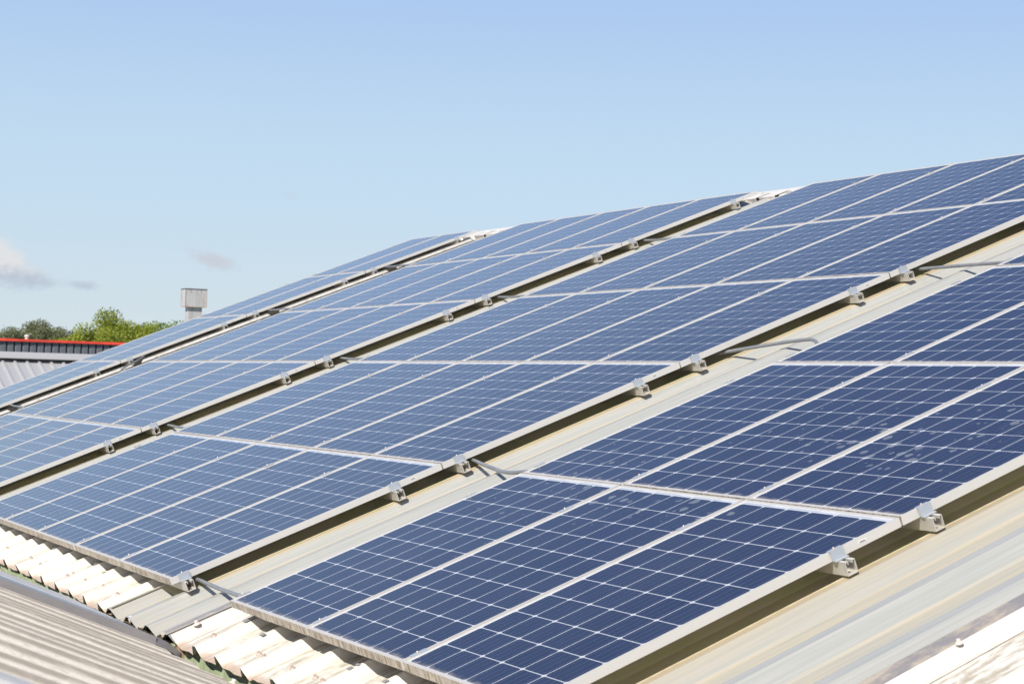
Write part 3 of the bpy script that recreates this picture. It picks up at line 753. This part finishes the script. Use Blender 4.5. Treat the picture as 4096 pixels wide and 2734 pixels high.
o = MB(); o.face([Vector((GX0, GY + .2, GZ + .0)) - GO, Vector((GX0, GY + 14, GZ - 5.5)) - GO, Vector((GX1, GY + 14, GZ - 5.5)) - GO, Vector((GX1, GY + .2, GZ)) - GO][::-1]); o.obj('far_roof_slope', M['greyroof'], gb)
ey = GY - GL * math.cos(gs) + .2; ez = GZ - GL * math.sin(gs) - .05
o = MB(); o.face([Vector((GX0, ey, -6)) - GO, Vector((GX1, ey, -6)) - GO, Vector((GX1, ey, ez)) - GO, Vector((GX0, ey, ez)) - GO]); o.obj('front_wall', M['wall'], gb)
for x in (GX0 + .05, GX1 - .05):
    o = MB(); o.face([Vector((x, ey, -6)) - GO, Vector((x, GY + 14, -6)) - GO, Vector((x, GY + 14, GZ - 5.6)) - GO, Vector((x, GY, GZ - .05)) - GO, Vector((x, ey, ez)) - GO]); o.obj('gable_wall', M['wall'], gb)

# ------------------------------------------------------------------ dark building with a red coping
db = tag(empty('dark_clad_building', (18, 62, -6)), 'slate grey ribbed metal building with a bright red coping along its top', 'building')
DO = Vector((18, 62, -6)); DY = 60.0; DX0, DX1 = 2.0, 42.0; DZ = 2.17
o = MB(); x = DX0; pts = []
while x < DX1: pts += [(x, .10), (x + .03, .10), (x + .04, -.03), (x + .10, -.05), (x + .24, -.06), (x + .262, -.05)]; x += .272
for p, q in zip(pts[:-1], pts[1:]): o.face([Vector((p[0], DY + p[1], -6)) - DO, Vector((q[0], DY + q[1], -6)) - DO, Vector((q[0], DY + q[1], DZ)) - DO, Vector((p[0], DY + p[1], DZ)) - DO])
o.obj('cladding', M['slate'], db)
x = DX0
while x < DX1:
    o = MB(); o.box(x - 18, x + 2.99 - 18, DY - .14 - 62, DY + .35 - 62, DZ + 6 - .005, DZ + 6.085); o.obj('coping', M['red'], db); x += 3
o = MB(); o.box(DX0 - 18, DX1 - 18, DY + .1 - 62, DY + 16 - 62, 0, DZ + 5.6); o.obj('body', M['wall'], db)
# small white vent on the dark building
o = MB(); o.tube([(0, 0, 0), (0, 0, .07), (0, 0, .085)], [.06, .06, .045], 10); o.tube([(0, 0, .085), (0, 0, .15), (0, 0, .17)], [.09, .085, .03], 10)
ob = o.obj('roof_cowl', M['wflash']); ob.location = (12.55, 60.1, DZ + .085)
tag(ob, 'tiny pale cowl standing on the red coping', 'vent')

# ------------------------------------------------------------------ boxy vent chimney
ch = tag(empty('vent_chimney', (9.47, 30.15, -.45)), 'square grey sheet-metal vent chimney with a boxy hood above the panels', 'chimney')
def sub(z): return z + .45
o = MB(); o.box(-.155, .155, -.10, .10, sub(-.6), sub(2.56)); ob = o.obj('shaft', M['vent'], ch)
o = MB(); o.box(-.235, .235, -.155, .155, 0, .385); hood = o.obj('hood', M['vent'], ch); hood.location = (0, 0, sub(2.553))
o = MB(); o.box(-.248, .248, -.168, .168, .3852, .398); ob = o.obj('lid', M['ventcap'], hood)
for sx_ in (-1, 1):
    for sy_ in (-1, 1):
        o = MB(); o.box(sx_ * .237 - .005, sx_ * .237 + .005, sy_ * .157 - .005, sy_ * .157 + .005, .0, .384); o.obj('corner_trim', M['rust'], hood)
o = MB(); o.box(-.231, .231, -.161, -.1555, -.004, .006); o.obj('lower_trim', M['rust'], hood)
o = MB(); o.box(-.241, -.2355, -.15, .15, -.004, .006); o.obj('lower_trim', M['rust'], hood)

# ------------------------------------------------------------------ trees
def tree(name, label, x, y, top, rad, leaf, n, seed, lsz=.26, spread=(1, 1, .8), grp='trees behind the buildings', clump=26, low=.25):
    rr = random.Random(seed); H = top + 6
    root = empty(name, (x, y, -6)); tag(root, label, 'tree', grp)
    o = MB(); limbs = []
    crown_c = Vector((0, 0, H - rad * spread[2])); 
    trunk = [Vector((0, 0, 0)), Vector((.1, 0, H * .25)), Vector((.05, .1, H * .5)), Vector((0, 0, H * .85))]
    o.tube(trunk, [.28, .22, .15, .04], 8)
    cl = []
    for i in range(clump):
        th_ = rr.uniform(0, 2 * math.pi); u = rr.uniform(-.75, 1); rho = rad * (.45 + .5 * rr.random())
        d = Vector((math.cos(th_) * math.sqrt(max(0, 1 - u * u)) * spread[0], math.sin(th_) * math.sqrt(max(0, 1 - u * u)) * spread[1], u * spread[2]))
        c = crown_c + d * rho
        cr_ = rad * rr.uniform(.20, .36); cl.append((c, cr_))
        h0 = max(H * .25, min(c.z - rad * .7, H * .7)); st = Vector((0, 0, h0)); mid = (st + c) / 2 + Vector((rr.uniform(-.3, .3), rr.uniform(-.3, .3), -.2))
        o.tube([st, mid, c], [.09, .05, .015], 5)
    o.obj('trunk', M['bark'], root)
    lf = MB()
    for c, cr_ in cl:
        k = int(1.5 * n / clump * (cr_ / (.28 * rad)) ** 1.5)
        for _ in range(k):
            d = Vector((rr.gauss(0, 1), rr.gauss(0, 1), rr.gauss(0, 1))).normalized() * cr_ * rr.random() ** .45
            if rr.random() < .03: d *= 1.2
            p = c + Vector((d.x, d.y, d.z * .8))
            s = lsz * rr.uniform(.4, .9); a_ = Vector((rr.gauss(0, 1), rr.gauss(0, 1), rr.gauss(0, 1))).normalized(); b_ = a_.orthogonal().normalized()
            b_ = (b_ * rr.uniform(.6, 1) + a_.cross(b_) * rr.uniform(-.7, .7)).normalized()
            lf.face([p - a_ * s * .5, p - b_ * s * .32, p + a_ * s * .5, p + b_ * s * .32])
    lf.obj('crown', leaf, root)
tree('broadleaf_tree', 'broad bright green tree with the tallest crown behind the red coping', 36.2, 139.5, 6.0, 3.9, M['leafA'], 17000, 11, spread=(.95, 1, .95), clump=44)
tree('broadleaf_tree', 'yellow-green tree between the tallest crown and the darker green one', 39.6, 143.5, 5.75, 3.7, M['leafA'], 14000, 12, clump=40)
tree('broadleaf_tree', 'deep green tree left of the vent chimney, its top notched', 42.4, 147, 5.7, 3.3, M['leafB'], 13000, 13, clump=40)
tree('broadleaf_tree', 'round green treetop just left of the vent chimney, half behind the panels', 46.0, 149.5, 5.5, 3.2, M['leafB'], 12000, 14, clump=38)
tree('broadleaf_tree', 'dull dark treetop peeking right over the panels beside the chimney', 49.6, 157, 6.1, 3.0, M['leafD'], 9000, 15, clump=34)
tree('sapling', 'thin feathery sapling at the left foot of the bright green tree', 32.9, 142, 4.3, 1.5, M['leafD'], 1500, 16, lsz=.2, clump=14)
tree('broadleaf_tree', 'low green bushy crown right of the sapling above the red coping', 34.4, 139, 3.9, 2.2, M['leafA'], 6000, 19, clump=26)
tree('pine_tree', 'brownish pine crown farthest left above the red coping', 42.6, 203, 5.9, 4.0, M['leafC'], 12000, 21, lsz=.3, spread=(1.2, 1, .6), clump=36)
tree('pine_tree', 'tallest olive pine behind the red coping, left of the sapling', 47.2, 206, 6.6, 4.2, M['leafC'], 13000, 22, lsz=.3, spread=(1.1, 1, .7), clump=36)
tree('pine_tree', 'small rounded pine right of the tallest pine', 51.2, 206, 5.6, 3.0, M['leafC'], 8000, 23, lsz=.3, spread=(1.1, 1, .7), clump=30)
tree('pine_tree', 'dark pine tip at the left picture edge behind the coping', 38.8, 206, 5.4, 3.0, M['leafC'], 8000, 24, lsz=.3, spread=(1.2, 1, .6), clump=30)
tree('broadleaf_tree', 'low dull green tree in front of the tallest pine', 44.6, 190, 4.4, 3.6, M['leafD'], 11000, 25, lsz=.3, spread=(1.5, 1, .6), clump=34)
tree('broadleaf_tree', 'low dull green tree right of the pines, before the sapling', 41.6, 171, 3.9, 3.0, M['leafD'], 8000, 26, lsz=.28, spread=(1.4, 1, .6), clump=30)
